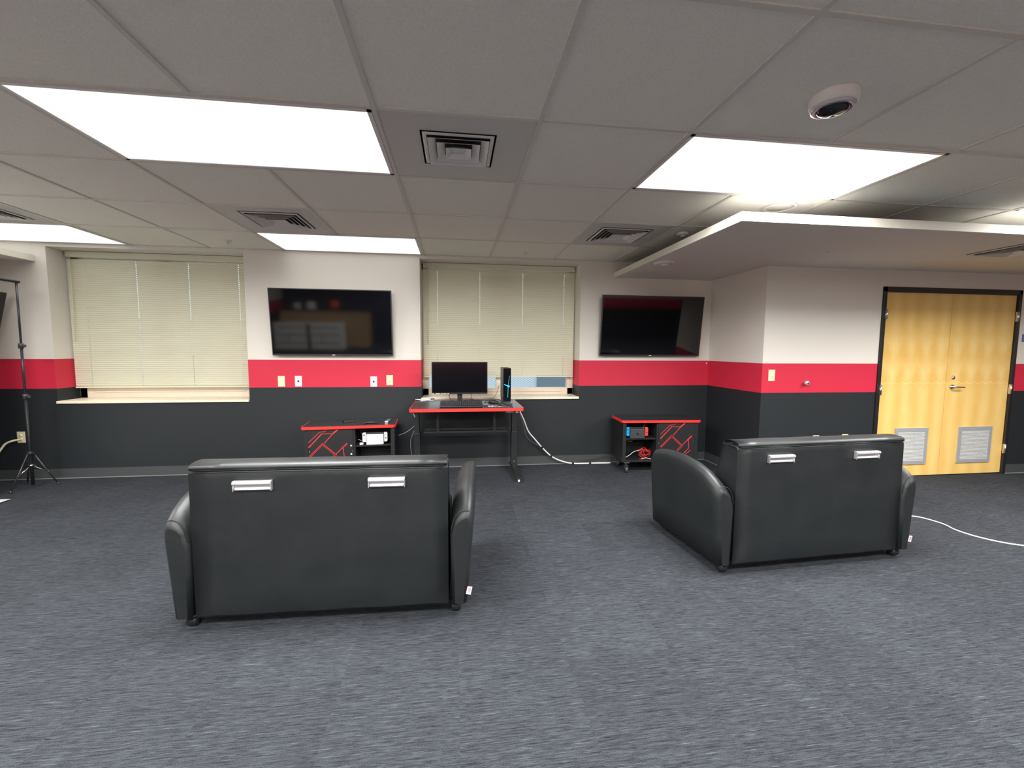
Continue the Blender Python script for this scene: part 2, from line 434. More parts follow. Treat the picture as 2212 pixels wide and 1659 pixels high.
# windows
def window(n, xr, blind_z, mull, label, rail=.085):
    r = bpy.data.objects.new('window_%d' % n, None); COL.objects.link(r); struct(r)
    r.location = ((xr[0] + xr[1]) / 2, 4.15, WZ[0]); cx = r.location.x; hw = (xr[1] - xr[0]) / 2
    h = WZ[1] - WZ[0]
    b = MB().box(-hw, -hw + .075, -.04, .05, 0, h, .004).box(hw - .075, hw, -.04, .05, 0, h, .004)
    b.box(-hw, hw, -.04, .05, 0, rail, .004).box(-hw, hw, -.04, .05, h - .07, h, .004)
    b.box(-hw + .16, hw - .16, -.052, -.03, rail * .45, rail * .45 + .012, .003)
    b.build('window_frame', 'frame', r)
    b = MB().box(mull - cx - .045, mull - cx + .045, -.045, .045, .08, h - .07, .004)
    b.build('mullion', 'frame', r)
    MB().box(-hw + .07, mull - cx - .04, .0, .006, .08, h - .065).build('pane', 'glass', r)
    MB().box(mull - cx + .04, hw - .07, .0, .006, .08, h - .065).build('pane', 'glass', r)
    MB().box(-hw + .002, hw - .002, YW - 4.15 - .022, .0, -.028, 0, .004).build('window_sill', 'sill', r)
    # blind
    t = thing('window_blind', label, 'blind', (cx, 4.035, blind_z), 0, 'cream horizontal blinds')
    top = WZ[1] - .03 - blind_z; w_ = hw - .022
    MB().box(-w_, w_, -.022, .022, top - .035, top + .025, .003).build('headrail', 'slat', t)
    pitch = .0235; ns = int((top - .045 - .02) / pitch)
    cords = [-w_ * .82, -w_ * .27, w_ * .30, w_ * .86]
    hole = .0028
    xs = [-w_] + sum([[c - hole, c + hole] for c in cords], []) + [w_]
    b = MB()
    for i in range(ns):
        z = .022 + pitch * (i + .5); rise = .0128
        jit = random.uniform(-.0006, .0006)
        prof = []
        for q in (-1, -.45, 0, .45, 1):
            prof.append((-q * .0036 - .0022 * (1 - q * q) + jit, z + q * rise))
        solid = prof + [(y + .0007, zz) for y, zz in prof[::-1]]
        for a in range(0, len(xs) - 1, 2):
            b.loft([[(xs[a], y, zz) for y, zz in solid], [(xs[a + 1], y, zz) for y, zz in solid]], smooth=False)
        for c in cords:     # bridges around the cord hole
            for lo, hi in ((0, 2), (3, 4)):
                pr = prof[lo:hi + 1] if lo == 0 else prof[3:5]
                if lo == 0: pr = prof[0:2]
                sl = pr + [(y + .0007, zz) for y, zz in pr[::-1]]
                b.loft([[(c - hole, y, zz) for y, zz in sl], [(c + hole, y, zz) for y, zz in sl]], smooth=False)
    b.build('slats', 'slat', t)
    MB().box(-w_, w_, -.012, .012, 0, .017, .004).build('bottom_rail', 'slat', t)
    for c in cords:
        MB().cyl((c, -.009, .01), (c, -.009, top - .03), .0009, n=6).build('ladder_cord', 'slat', t)
    MB().cyl((-w_ + .05, -.03, top - .95), (-w_ + .05, -.026, top - .02), .004, n=8).build('tilt_wand', 'slat', t)
    return r
window(1, W1, .965, -2.93, 'wide cream blind fully lowered over the window beside the black light stand', .14)
window(2, W2, 1.075, .915, 'cream blind ending just above the sill of the window behind the computer desk')

# what stands outside the windows
e = thing('neighbouring_building', 'pale slatted building seen through the gap under the blind', 'building', (1.0, 12.0, -1.0))
MB().box(-14, 14, 0, 3, 0, 3.2).build('siding', 'exterior', e)
for x in (-9, -4, -1.2, 1.9, 5.0, 9): MB().box(x, x + 1.0, -.05, .02, 1.0, 2.2).build('dark_window', 'outglass', e)
tag(MB().box(-25, 25, 4.6, 40, -1.1, -1.0).build('paved_ground', 'ground'), 'grey paving outside the windows', 'ground')['kind'] = 'structure'

# double door
d = bpy.data.objects.new('door_1', None); COL.objects.link(d); struct(d); d.location = (DX[0], YD, 0)
W_ = DX[1] - DX[0]; fr = .042
b = MB().box(0, fr, -.018, .12, 0, DZ, .003).box(W_ - fr, W_, -.018, .12, 0, DZ, .003).box(0, W_, -.018, .12, DZ - .055, DZ, .003)
b.build('door_frame', 'dframe', d)
mid = .905
for k_, (a, z_) in enumerate(((fr + .003, mid - .002), (mid + .002, W_ - fr - .003))):
    lf = MB().box(a, z_, .004, .048, .012, DZ - .058, .002).build('door_leaf', 'maple', d)
    gx0, gx1 = ((.44, .722), (1.115, 1.575))[k_] if False else ((.285, .715), (1.125, 1.575))[k_]
    b = MB(); g = (gx0, gx1, .145, .565); m_ = .038
    b.box(g[0], g[1], -.008, .006, g[2], g[2] + m_).box(g[0], g[1], -.008, .006, g[3] - m_, g[3])
    b.box(g[0], g[0] + m_, -.008, .006, g[2] + m_, g[3] - m_).box(g[1] - m_, g[1], -.008, .006, g[2] + m_, g[3] - m_)
    gr = b.build('louvre_grille', 'grey', lf)
    b = MB(); z = g[2] + m_
    while z < g[3] - m_ - .004:
        b.box(g[0] + m_, g[1] - m_, -.005, .004, z, z + .010, rot=Matrix.Rotation(.5, 3, 'X')); z += .0145
    b.box(g[0] + m_, g[1] - m_, .002, .0045, g[2] + m_, g[3] - m_)
    b.build('louvre_slats', 'slatgrey', gr)
    hx = a - .004 if k_ == 0 else z_ + .004
    for hz in (.30, 1.00, 1.83):
        MB().cyl((hx, -.024, hz - .055), (hx, -.024, hz + .055), .0085, n=10).box(hx - .011, hx + .011, -.0195, -.006, hz - .055, hz + .055).build('hinge', 'chrome', lf)
    if k_ == 1:
        hb = MB().lathe([(.0, -.002), (.026, -.002), (.026, -.012), (.014, -.016), (.011, -.05), (0, -.05)], (mid + .075, 0.004, 1.03), 24, axis='Y')
        hb.tube([(mid + .075, -.048, 1.03), (mid + .10, -.052, 1.03), (mid + .17, -.05, 1.028), (mid + .185, -.046, 1.027)], .0085, 10)
        hb.build('lever_handle', 'chrome', lf)
        MB().lathe([(0, .0), (.022, .0), (.020, -.012), (.010, -.016), (0, -.016)], (mid + .085, .004, 1.135), 20, axis='Y').build('keyhole_cylinder', 'chrome', lf)

# ------------------------------------------------------------------ ceiling lights
def light(i, j, label):
    t = thing('ceiling_light', label, 'ceiling light', (i * T, j * T, H), 0, 'large rectangular ceiling light panels')
    w_, d_ = 2 * T, T; q = .014; f = .020
    b = MB().box(q, w_ - q, q, q + f, -.007, -.001).box(q, w_ - q, d_ - q - f, d_ - q, -.007, -.001)
    b.box(q, q + f, q, d_ - q, -.007, -.001).box(w_ - q - f, w_ - q, q, d_ - q, -.007, -.001)
    b.build('frame', 'whitepl', t)
    MB().box(q + f, w_ - q - f, q + f, d_ - q - f, -.0045, -.001).build('diffuser', 'panel', t)
    ld = bpy.data.lights.new('panel_lamp', 'AREA'); ld.shape = 'RECTANGLE'; ld.size = w_ - .08; ld.size_y = d_ - .08
    ld.energy = LAMP_POWER * (.034 if j == 4 else 1); ld.spread = LAMP_SPREAD if j != 4 else math.radians(70); ld.color = (1.0, .985, .955)
    lo = bpy.data.objects.new('panel_lamp', ld); COL.objects.link(lo); lo.parent = t; lo.location = (w_ / 2, d_ / 2, -.009)
    return t
light(-2, 1, 'large bright ceiling panel at upper left, nearest the viewer')
light(2, 1, 'large bright ceiling panel right of centre, below the dome camera')
light(-2, 4, 'bright ceiling panel tight against the wall above the left television')
light(-6, 4, 'bright ceiling panel at the left edge above the left window')
light(6, 1, 'bright ceiling panel whose tip shows at the right edge')
light(-6, 1, 'bright ceiling panel left of the view, beside the left wall')
for i, wd in ((-6, 'beside the left wall'), (-2, 'just left of the viewer'), (2, 'just right of the viewer'), (6, 'towards the right wall')): light(i, -2, 'bright ceiling panel behind the viewpoint, ' + wd)
light(-2, -5, 'bright ceiling panel along the rear wall, the left one'); light(2, -5, 'bright ceiling panel along the rear wall, the right one')

# ------------------------------------------------------------------ air diffusers
def diffuser(cx, cy, half, cell, nlv, label, step, z=H, panel=True):
    t = thing('air_diffuser', label, 'air vent', (cx, cy, z), 0, 'square ceiling air diffusers')
    if panel:
        q = .012; x0, x1, y0, y1 = cell[0] - cx + q, cell[0] + T - cx - q, cell[1] - cy + q, cell[1] + T - cy - q
        b = MB(); zz = -.004; h = half + .008
        b.box(x0, x1, y0, -h, zz, -.0005).box(x0, x1, h, y1, zz, -.0005).box(x0, -h, -h, h, zz, -.0005).box(h, x1, -h, h, zz, -.0005)
        b.build('mounting_panel', 'metalpanel', t)
    b = MB(); b.box(-half, half, -half, half, -.0015, -.0005); b.build('duct_shade_sheet', 'dark', t)  # flat dark sheet standing in for the shade inside the duct
    def ring(b, r0, z0, r1, z1, th=.003):
        A = [(-1, -1), (1, -1), (1, 1), (-1, 1)]
        prof = [(r0, z0), (r1, z1), (r1 - th, z1), (r0 - th, z0)]
        R = []
        for r, zz in prof: R.append([(a * r, c * r, zz) for a, c in A])
        V = [[b.b.verts.new(p) for p in r] for r in R]
        for m in range(4):
            for i in range(4):
                b.b.faces.new([V[m][i], V[m][(i + 1) % 4], V[(m + 1) % 4][(i + 1) % 4], V[(m + 1) % 4][i]])
    b = MB(); ring(b, half + .014, -.006, half - .012, -.006, .0); ring(b, half + .014, -.001, half - .004, -.010, .012)
    b.build('outer_frame', 'vent', t)
    for k_ in range(nlv):
        r = half - .020 - step * k_
        b = MB(); ring(b, r - step * .82, -.002, r, -.022 - .004 * (k_ == nlv - 1))
        if k_ == nlv - 1: b.box(-r + step * .8, r - step * .8, -r + step * .8, r - step * .8, -.007, -.002)
        b.build('cone_blade', 'vent', t)
    return t
diffuser(.381, 1.12, .178, (0, T), 3, 'square air diffuser between the two largest ceiling lights', .045)
diffuser(-1.12, 2.64, .215, (-2 * T, 3 * T), 4, 'square air diffuser in front of the light above the left television', .036)
diffuser(1.89, 2.66, .225, (2 * T, 3 * T), 4, 'square air diffuser beside the soffit corner, before the right television', .036)
diffuser(-3.42, 2.70, .215, (-5 * T, 3 * T), 4, 'square air diffuser at the left edge of the ceiling', .036)
diffuser(5.16, 1.86, .20, None, 4, 'air diffuser in the lowered soffit at the right edge', .036, z=SOFZ, panel=False)

# ------------------------------------------------------------------ small ceiling fixtures
t = thing('security_camera', 'round white dome security camera with dark lens bubble on the ceiling', 'camera', (1.955, .395, H))
MB().lathe([(0, 0), (.088, 0), (.090, -.006), (.090, -.034), (.084, -.046), (.066, -.054), (0, -.054)], n=48).build('housing', 'whitepl', t)
MB().lathe([(.070, -.050), (.080, -.050), (.080, -.057), (.064, -.062), (.062, -.054)], n=48).build('trim_ring', 'clear', t)
MB().lathe([(.062, -.050), (.061, -.060), (.050, -.070), (.030, -.077), (0, -.080)], n=48).build('smoked_dome', 'domeglass', t)
for a in (1.9, 2.6):
    MB().cyl((.077 * math.cos(a), .077 * math.sin(a), -.046), (.077 * math.cos(a), .077 * math.sin(a), -.0525), .004, n=10).build('screw', 'dark', t)
t = thing('ceiling_speaker', 'round white recessed ceiling speaker beside the right light panel', 'speaker', (2.79, 1.72, H))
MB().lathe([(.115, 0), (.118, -.008), (.108, -.014), (.085, -.006), (.085, 0)], n=48).build('rim', 'whitepl', t)
MB().lathe([(0, -.001), (.086, -.001), (.086, -.006), (0, -.006)], n=40).build('grille', 'gyps', t)
t = thing('smoke_detector', 'small white round detector on the ceiling in front of the soffit edge', 'smoke detector', (2.45, 2.50, H))
MB().lathe([(0, 0), (.052, 0), (.052, -.012), (.040, -.022), (0, -.024)], n=32).build('base', 'whitepl', t)
MB().lathe([(0, -.022), (.022, -.022), (.020, -.032), (0, -.034)], n=24).build('sensor_head', 'gyps', t)
t = thing('smoke_alarm', 'flat white round alarm under the soffit above the right television', 'smoke alarm', (2.45, 2.84, SOFZ))
MB().lathe([(0, 0), (.105, 0), (.105, -.010), (.085, -.022), (0, -.026)], n=40).build('base', 'whitepl', t)
MB().lathe([(0, -.024), (.04, -.024), (.035, -.034), (0, -.036)], n=28).build('sensor_head', 'whitepl', t)
def sprinkler(x, y, z, label):
    t = thing('fire_sprinkler', label, 'sprinkler', (x, y, z), 0, 'fire sprinkler heads')
    MB().lathe([(0, 0), (.036, 0), (.034, -.006), (.014, -.010), (0, -.010)], n=24).build('escutcheon', 'vent', t)
    b = MB().cyl((0, 0, -.008), (0, 0, -.030), .006, n=10).lathe([(0, -.030), (.016, -.030), (.016, -.033), (0, -.033)], n=16)
    b.tube([(-.005, 0, -.010), (-.012, 0, -.018), (-.005, 0, -.030)], .0018, 6).tube([(.005, 0, -.010), (.012, 0, -.018), (.005, 0, -.030)], .0018, 6)
    b.build('sprinkler_head', 'chrome', t)
sprinkler(-1.93, 3.47, H, 'fire sprinkler head on the ceiling above the left window')
sprinkler(1.14, 3.52, H, 'fire sprinkler head on the ceiling above the window behind the desk')
sprinkler(3.60, 2.13, SOFZ, 'fire sprinkler head under the lowered soffit')

# ------------------------------------------------------------------ televisions
def television(loc, rz, tilt, label, w_=1.305, h_=.737):
    t = thing('television', label, 'television', loc, rz, 'wall-mounted flat televisions')
    R = Matrix.Rotation(tilt, 4, 'X')
    def put(o): o.matrix_local = R; return o
    bd = put(MB().box(-w_ / 2, w_ / 2, .0, .028, -h_ / 2, h_ / 2, .004).box(-w_ * .33, w_ * .33, .026, .052, -h_ * .42, h_ * .12, .010).build('cabinet', 'bezel', t))
    e_ = .011
    put(MB().box(-w_ / 2 + e_, w_ / 2 - e_, -.0015, .003, -h_ / 2 + e_ + .008, h_ / 2 - e_).build('screen', 'screen', t))
    put(MB().box(-.016, .016, -.003, .002, -h_ / 2 + .003, -h_ / 2 + .012, .001).build('maker_logo', 'logo', t))
    return t
TY = 3.715
def mount(t, dy):
    b = MB().box(-.22, .22, dy - .013, dy - .001, -.14, .14, .003)
    b.box(-.19, -.15, .04, dy - .01, -.16, .16, .003).box(.15, .19, .04, dy - .01, -.16, .16, .003)
    b.build('wall_bracket', 'blackmat', t)
t = television((-1.008, TY, 1.708), 0, math.radians(5.4), 'black television on the wall between the two windows'); mount(t, YW - TY)
t = television((2.76, TY, 1.716), 0, math.radians(6.2), 'black television under the soffit, right of the desk window'); mount(t, YW - TY)
# third set: on the left wall, seen nearly edge on
t = television((-4.235, 3.10, 1.665), PI / 2 + .0, math.radians(14), 'black television at the left edge, seen edge-on beside the light stand', 1.24, .62)
t.rotation_euler = (0, 0, PI / 2)
b = MB().box(-.2, .2, .315, .33, -.14, .14, .003).box(-.05, .05, .05, .32, -.03, .03, .003); b.build('wall_bracket', 'blackmat', t)

# ------------------------------------------------------------------ wall plates
def plate(x, y, z, mat, kind, name, label, cat, grp='wall plates'):
    t = thing(name, label, cat, (x, y, z), 0, grp)
    MB().box(-.038, .038, -.006, 0, -.060, .060, .003).build('cover_plate', mat, t)
    if kind == 'jack':
        MB().box(-.010, .010, -.009, -.004, -.010, .010, .002).build('socket', 'steel', t)
        for s_ in (-1, 1):
            for x_ in (-.016, 0, .016): MB().cyl((x_, -.005, s_ * .046), (x_, -.0072, s_ * .046), .003, n=8).build('screw', 'steel', t)
    if kind == 'switch':
        MB().box(-.017, .017, -.009, -.004, -.034, .034, .002).build('rocker', 'cream', t)
        MB().box(-.006, .006, -.0095, -.007, -.020, -.014).build('mark', 'steel', t)
    if kind == 'blank':
        for s_ in (-1, 1): MB().cyl((0, -.005, s_ * .042), (0, -.0072, s_ * .042), .003, n=8).build('screw', 'cream', t)
    if kind == 'outlet':
        for s_ in (-1, 1): MB().lathe([(0, 0), (.016, 0), (.015, -.004), (0, -.004)], (0, -.005, s_ * .020), 16, axis='Y').build('receptacle', 'cream', t)
plate(-1.603, YW, 1.047, 'cream', 'blank', 'wall_plate', 'blank cream plate on the red stripe, farthest left under the television', 'wall plate')
plate(-1.420, YW, 1.048, 'whiteplate', 'jack', 'wall_socket', 'white jack plate with dark socket under the left half of the television', 'wall socket')
plate(-.589, YW, 1.040, 'whiteplate', 'jack', 'wall_socket', 'white jack plate with dark socket under the right half of the television', 'wall socket')
plate(-.408, YW, 1.056, 'cream', 'switch', 'light_switch', 'cream switch plate on the red stripe just left of the desk window', 'switch')
plate(3.70, YD, 1.165, 'cream', 'switch', 'light_switch', 'cream switch plate on the red stripe beside the wall corner', 'switch')
plate(4.273, YD, .445, 'cream', 'outlet', 'power_outlet', 'low cream outlet on the black wall above the right sofa, farther from the door', 'outlet')
plate(4.632, YD, .450, 'cream', 'outlet', 'power_outlet', 'low cream outlet on the black wall above the right sofa, nearer the door', 'outlet')
plate(-4.238, YW, .460, 'cream', 'outlet', 'power_outlet', 'cream outlet low on the black wall behind the light stand', 'outlet')
t = thing('door_stop_knob', 'round pale metal knob on the red stripe left of the wooden doors', 'knob', (4.098, YD, 1.083))
MB().lathe([(0, 0), (.020, 0), (.022, -.012), (.026, -.018), (.026, -.040), (.020, -.046), (0, -.046)], n=28, axis='Y').build('knob_body', 'knob', t)
MB().lathe([(0, -.044), (.010, -.044), (.009, -.050), (0, -.050)], n=16, axis='Y').build('centre_button', 'steel', t)
t = thing('door_sign', 'small blue sign on the wall at the right edge beside the doors', 'sign', (6.87, YD, 1.59))
MB().box(-.03, .10, -.006, 0, -.045, .045, .002).build('sign_plate', 'signblue', t)
tag(MB().lathe([(0, 0), (.010, 0), (.010, -.010), (0, -.016)], (3.560, YW, 1.259), 14, axis='Y').build('wall_hook', 'whitepl'), 'tiny white hook on the red stripe in the wall corner', 'hook')

# ------------------------------------------------------------------ sofas
def make_sofa(label, loc, rz):
    t = thing('sofa', label, 'sofa', loc, rz, 'black leather sofas seen from behind')
    HWD = .632
    def ring_x(prof, x, ins):
        cy = sum(p[0] for p in prof) / len(prof); cz = sum(p[1] for p in prof) / len(prof)
        out = []
        for y, z in prof:
            dy, dz = y - cy, z - cz; L = math.hypot(dy, dz) or 1
            out.append((x, y - dy / L * ins, z - dz / L * ins))
        return out
    def hull(prof, name, mat, parent, hw, r=.018, ri=None):
        ri = r if ri is None else ri
        rings = []
        for k_ in range(5):
            a = k_ / 4 * PI / 2; rings.append(ring_x(prof, -hw + r * (1 - math.cos(PI / 2 - a)), ri * (1 - math.sin(a))))
        # the middle, slightly sagging along its length
        for k_ in range(1, 12):
            x = -hw + r + (2 * hw - 2 * r) * k_ / 12; rings.append(ring_x(prof, x, .0015 * math.sin(k_ * 1.9)))
        for k_ in range(4, -1, -1):
            a = k_ / 4 * PI / 2; rings.append(ring_x(prof, hw - r * (1 - math.cos(PI / 2 - a)), ri * (1 - math.sin(a))))
        return MB().loft(rings).build(name, mat, parent)
    def dense(P, n=3):
        out = []
        for i in range(len(P)):
            a, b = P[i], P[(i + 1) % len(P)]
            m = n if math.hypot(a[0] - b[0], a[1] - b[1]) > .08 else 1
            for k_ in range(m): out.append((a[0] + (b[0] - a[0]) * k_ / m, a[1] + (b[1] - a[1]) * k_ / m))
        return out
    body = dense([(.004, .062), (0, .075), (0, .45), (0, .72), (.001, .808), (.006, .820), (.03, .823), (.125, .823), (.138, .815), (.145, .79), (.180, .68), (.225, .54), (.25, .42), (.25, .075), (.245, .062)])
    hull(body, 'backrest', 'leather', t, HWD, .014)
    cap = [(.006, .820), (-.003, .826), (-.005, .836), (.002, .846), (.018, .853), (.045, .856), (.075, .857), (.11, .854), (.132, .846), (.144, .830), (.145, .815), (.09, .812), (.03, .812)]
    hull(cap, 'top_roll', 'leather', t, HWD - .004, .055, .020)
    MB().tube([(-HWD + .02, -.001, .8225), (HWD - .02, -.001, .8225)], .0028, 8, 1).tube([(-HWD + .02, -.0005, .811), (HWD - .02, -.0005, .811)], .0018, 8, 1).build('piping', 'leather', t)
    for s_ in (-1, 1):
        cx = s_ * .325 - .003
        b = MB().box(cx - .088, cx + .088, -.004, .004, .718, .768, .002)
        b.build('handle_plate', 'chrome', t)
        pr_ = []
        for q in range(9):
            a = -PI / 2 + PI * q / 8
        b = MB()
        b.loft([[(x, -.003, .748), (x, -.026, .752), (x, -.032, .758), (x, -.030, .766), (x, -.018, .771), (x, -.003, .771)] for x in (cx - .090, cx + .090)], smooth=False)
        b.loft([[(x, -.003, .722), (x, -.014, .721), (x, -.019, .727), (x, -.014, .734), (x, -.003, .735)] for x in (cx - .084, cx + .084)], smooth=False)
        b.box(cx - .086, cx + .086, -.010, -.003, .733, .750)
        b.box(cx - .092, cx - .087, -.024, -.002, .720, .770, .001).box(cx + .087, cx + .092, -.024, -.002, .720, .770, .001)
        b.build('grab_handle', 'alu', t)
    # arms: crowned roll, high outside edge, sloping in, highest half way along
    HY = [(-.012, .560), (0, .575), (.06, .612), (.14, .650), (.25, .676), (.40, .690), (.55, .684), (.66, .668), (.73, .645), (.765, .615), (.775, .585)]
    for s_ in (-1, 1):
        rings = []
        N = len(HY)
        for k_, (y, h) in enumerate(HY):
            ins = .022 if k_ == 0 else (.006 if k_ == 1 else (.020 if k_ == N - 1 else (.006 if k_ == N - 2 else 0)))
            fl = .038 * max(0, y) / .77; w0 = .012 + fl * .7; ow = .127 + fl
            sec = [(w0 + ins, .068), (w0 + ins - .004, .3), (w0 + ins - .006, h - .15), (w0 + ins - .002, h - .115), (w0 + .010 + ins, h - .075), (w0 + .028, h - .040 - ins), (w0 + .052, h - .014 - ins), (w0 + .076, h - .002 - ins), (ow - .022, h - ins), (ow - .006 - ins, h - .012 - ins), (ow + .004 - ins, h - .040), (ow + .005 - ins, h - .09), (ow - .000 - ins, h - .16), (ow - .013 - ins, .25), (ow - .027 - ins, .068)]
            rings.append([(s_ * (HWD + p[0]), y, p[1]) for p in sec])
        MB().loft(rings).build('armrest', 'leather', t)
        MB().tube([(s_ * (HWD + .014), -.002, .46), (s_ * (HWD + .026), -.003, .52), (s_ * (HWD + .05), -.004, .563), (s_ * (HWD + .078), -.004, .578), (s_ * (HWD + .112), -.004, .575)], .003, 6).build('arm_seam', 'leather', t)
    MB().box(-HWD + .01, HWD - .01, .20, .72, .075, .26, .02, 3).build('base', 'leather', t)
    for s_ in (-1, 1):
        MB().box(min(0, s_ * HWD) + .004, max(0, s_ * HWD) - .004, .23, .745, .262, .43, .035, 4).build('seat_cushion', 'leather', t)
    MB().box(-HWD, HWD, .01, .72, .058, .068).build('under_frame', 'blackmat', t)
    for s_ in (-1, 1):
        for y in (.045, .70):
            cx = s_ * .67
            b = MB().cyl((cx, y, .044), (cx, y, .068), .028, .036, n=16)
            b.lathe([(0, -.024), (.026, -.024), (.031, -.016), (.031, .016), (.026, .024), (0, .024)], (cx, y + .002, .031), 20, axis='X')
            b.build('caster', 'blackpl' if y < .3 else 'steel', t)
    tg = MB().box(.728, .754, -.006, -.0045, .115, .158, rot=Matrix.Rotation(.22, 3, 'Y')).build('care_tag', 'tagm', t)
    b = MB()
    for k_ in range(3): b.box(.735 + .006 * k_, .7375 + .006 * k_, -.0068, -.0058, .122 + .004 * k_, .150, rot=Matrix.Rotation(.22, 3, 'Y'))
    b.build('tag_print', 'tagink', tg)
    return t
sofa = make_sofa('black leather two-seat sofa, back turned, left of centre and nearer the viewer', (-.314, .912, 0), math.radians(-1.4))
dup(sofa, (2.735, 1.133, 0), math.radians(2.7), 'black leather two-seat sofa, back turned, in front of the wooden double doors')

# ------------------------------------------------------------------ media cabinets
def rounded(x0, x1, y0, y1, r, n=5, corners=(1, 1, 1, 1)):
    out = []
    for k_, (cx, cy, a0) in enumerate(((x1 - r, y1 - r, 0), (x0 + r, y1 - r, 90), (x0 + r, y0 + r, 180), (x1 - r, y0 + r, 270))):
        if corners[k_]:
            for i in range(n + 1):
                a = math.radians(a0 + 90 * i / n); out.append((cx + r * math.cos(a), cy + r * math.sin(a)))
        else: out.append(((x1, y1), (x0, y1), (x0, y0), (x1, y0))[k_])
    return out
def line_pts(b, pts, w_, y, th=.0012, mi=0):
    for a, c in zip(pts, pts[1:]):
        dx, dz = c[0] - a[0], c[1] - a[1]; L = math.hypot(dx, dz) or 1; nx, nz = -dz / L * w_ / 2, dx / L * w_ / 2
        ex, ez = dx / L * w_ * .4, dz / L * w_ * .4
        q = [(a[0] - ex + nx, a[1] - ez + nz), (c[0] + ex + nx, c[1] + ez + nz), (c[0] + ex - nx, c[1] + ez - nz), (a[0] - ex - nx, a[1] - ez - nz)]
        b.poly(q, y - th, y, 'XZ', mi)
def cabinet(loc, rz, mirror, label):
    t = thing('media_cabinet', label, 'cabinet', loc, rz, 'black gaming media cabinets with red edges')
    D = .42; ZT = .62; zb = .125
    e_ = (lambda a, c: (a, c)) if not mirror else (lambda a, c: (-c, -a))
    def bx(b, a, c, *r, **k_): x0, x1 = e_(a, c); return b.box(x0, x1, *r, **k_)
    MB().poly(rounded(-.464, .464, .006, D - .006, .035), ZT - .027, ZT + .0005).build('top_panel', 'desktop', t)
    b = MB(); P = rounded(-.471, .471, 0, D, .04); b.poly(P, ZT - .029, ZT - .001)
    b.build('edge_band', 'redge', t)
    for u0 in (-.455, .402): b = MB(); bx(b, u0, u0 + .04, .02, D - .02, zb, ZT - .029, .002); b.build('side_panel', 'cabinet', t)
    b = MB(); bx(b, -.45, .44, D - .03, D - .02, zb, ZT - .03); b.build('back_panel', 'cabinet', t)
    b = MB(); bx(b, -.45, .44, .025, D - .02, zb, zb + .022, .001); b.build('bottom_panel', 'cabinet', t)
    b = MB(); bx(b, -.055, -.035, .025, D - .03, zb, ZT - .03); b.build('divider', 'cabinet', t)
    b = MB(); bx(b, -.417, -.053, .04, D - .03, .388, .402, .001); b.build('shelf', 'blackmat', t)
    b = MB(); bx(b, -.034, .401, .018, .034, zb + .008, ZT - .034, .002); dr = b.build('door', 'cabinet', t)
    L = [([(-.009, .453), (.098, .558), (.143, .563), (.163, .575)], .005, 0), ([(-.007, .406), (.010, .423)], .012, 0), ([(.010, .423), (.119, .54)], .009, 0), ([(.119, .54), (.228, .539)], .005, 0), ([(.218, .532), (.274, .578)], .013, 0),
         ([(.228, .539), (.144, .443)], .007, 0), ([(.004, .310), (.124, .431), (.249, .314), (.202, .267)], .019, 0), ([(.006, .312), (.124, .429), (.247, .314), (.204, .269)], .012, 1),
         ([(.254, .323), (.355, .424)], .007, 0), ([(.315, .384), (.362, .429)], .013, 0), ([(.325, .385), (.335, .289), (.279, .231)], .006, 0), ([(.354, .262), (.301, .218)], .006, 0), ([(.297, .247), (.282, .233)], .011, 0), ([(.18, .25), (.10, .19), (.02, .19)], .008, 0)]
    b = MB()
    for pts, w_, mi in L:
        if mirror: pts = [(p[0] - .389 - .002, p[1] + .002) for p in pts]
        line_pts(b, pts, w_, .018 - .0004 * mi - .0001 * L.index((pts, w_, mi)) if (pts, w_, mi) in L else .018 - .0006 * mi, .0012, mi)
    b.build('red_line_graphic', ['redline', 'darkred'], dr)
    for x_, z_ in ((-.029, .35), (.39, .36)):
        x0 = -x_ if mirror else x_
        MB().lathe([(0, 0), (.005, 0), (.004, -.003), (0, -.004)], (x0, .018, z_), 12, axis='Y').build('screw', 'chrome', t)
    if mirror:
        for z_ in (.408, .318):
            MB().lathe([(0, 0), (.009, 0), (.009, -.002), (0, -.002)], (.014, .0185, z_), 16, axis='Y').build('finger_pull', 'whitepl', dr)
    for x_ in (-.40, .40):
        for y_ in (.05, D - .06):
            b = MB().box(x_ - .030, x_ + .030, y_ - .03, y_ + .035, .113, .125, .002).cyl((x_, y_, .085), (x_, y_, .114), .012, n=12)
            b.box(x_ - .020, x_ - .016, y_ - .03, y_ + .015, .045, .092).box(x_ + .016, x_ + .020, y_ - .03, y_ + .015, .045, .092).box(x_ - .020, x_ + .020, y_ - .02, y_ + .015, .085, .092)
            b.lathe([(0, -.013), (.032, -.013), (.036, -.008), (.036, .008), (.032, .013), (0, .013)], (x_, y_ - .012, .0365), 24, axis='X')
            b.build('caster', 'dockgrey', t)
    return t
C1 = (-.745, 3.262, 0); R1 = math.radians(4.3); C2 = (2.72, 3.292, 0); R2 = math.radians(-3.3)
cabinet(C1, R1, True, 'black cabinet with red edge holding the white console, behind the left sofa')
cabinet(C2, R2, False, 'black cabinet with red edge holding the red and blue console, by the wall corner')
def loc_in(C_, R_, x, y, z):
    v = Matrix.Rotation(R_, 3, 'Z') @ Vector((x, y, z)); return (C_[0] + v.x, C_[1] + v.y, v.z)

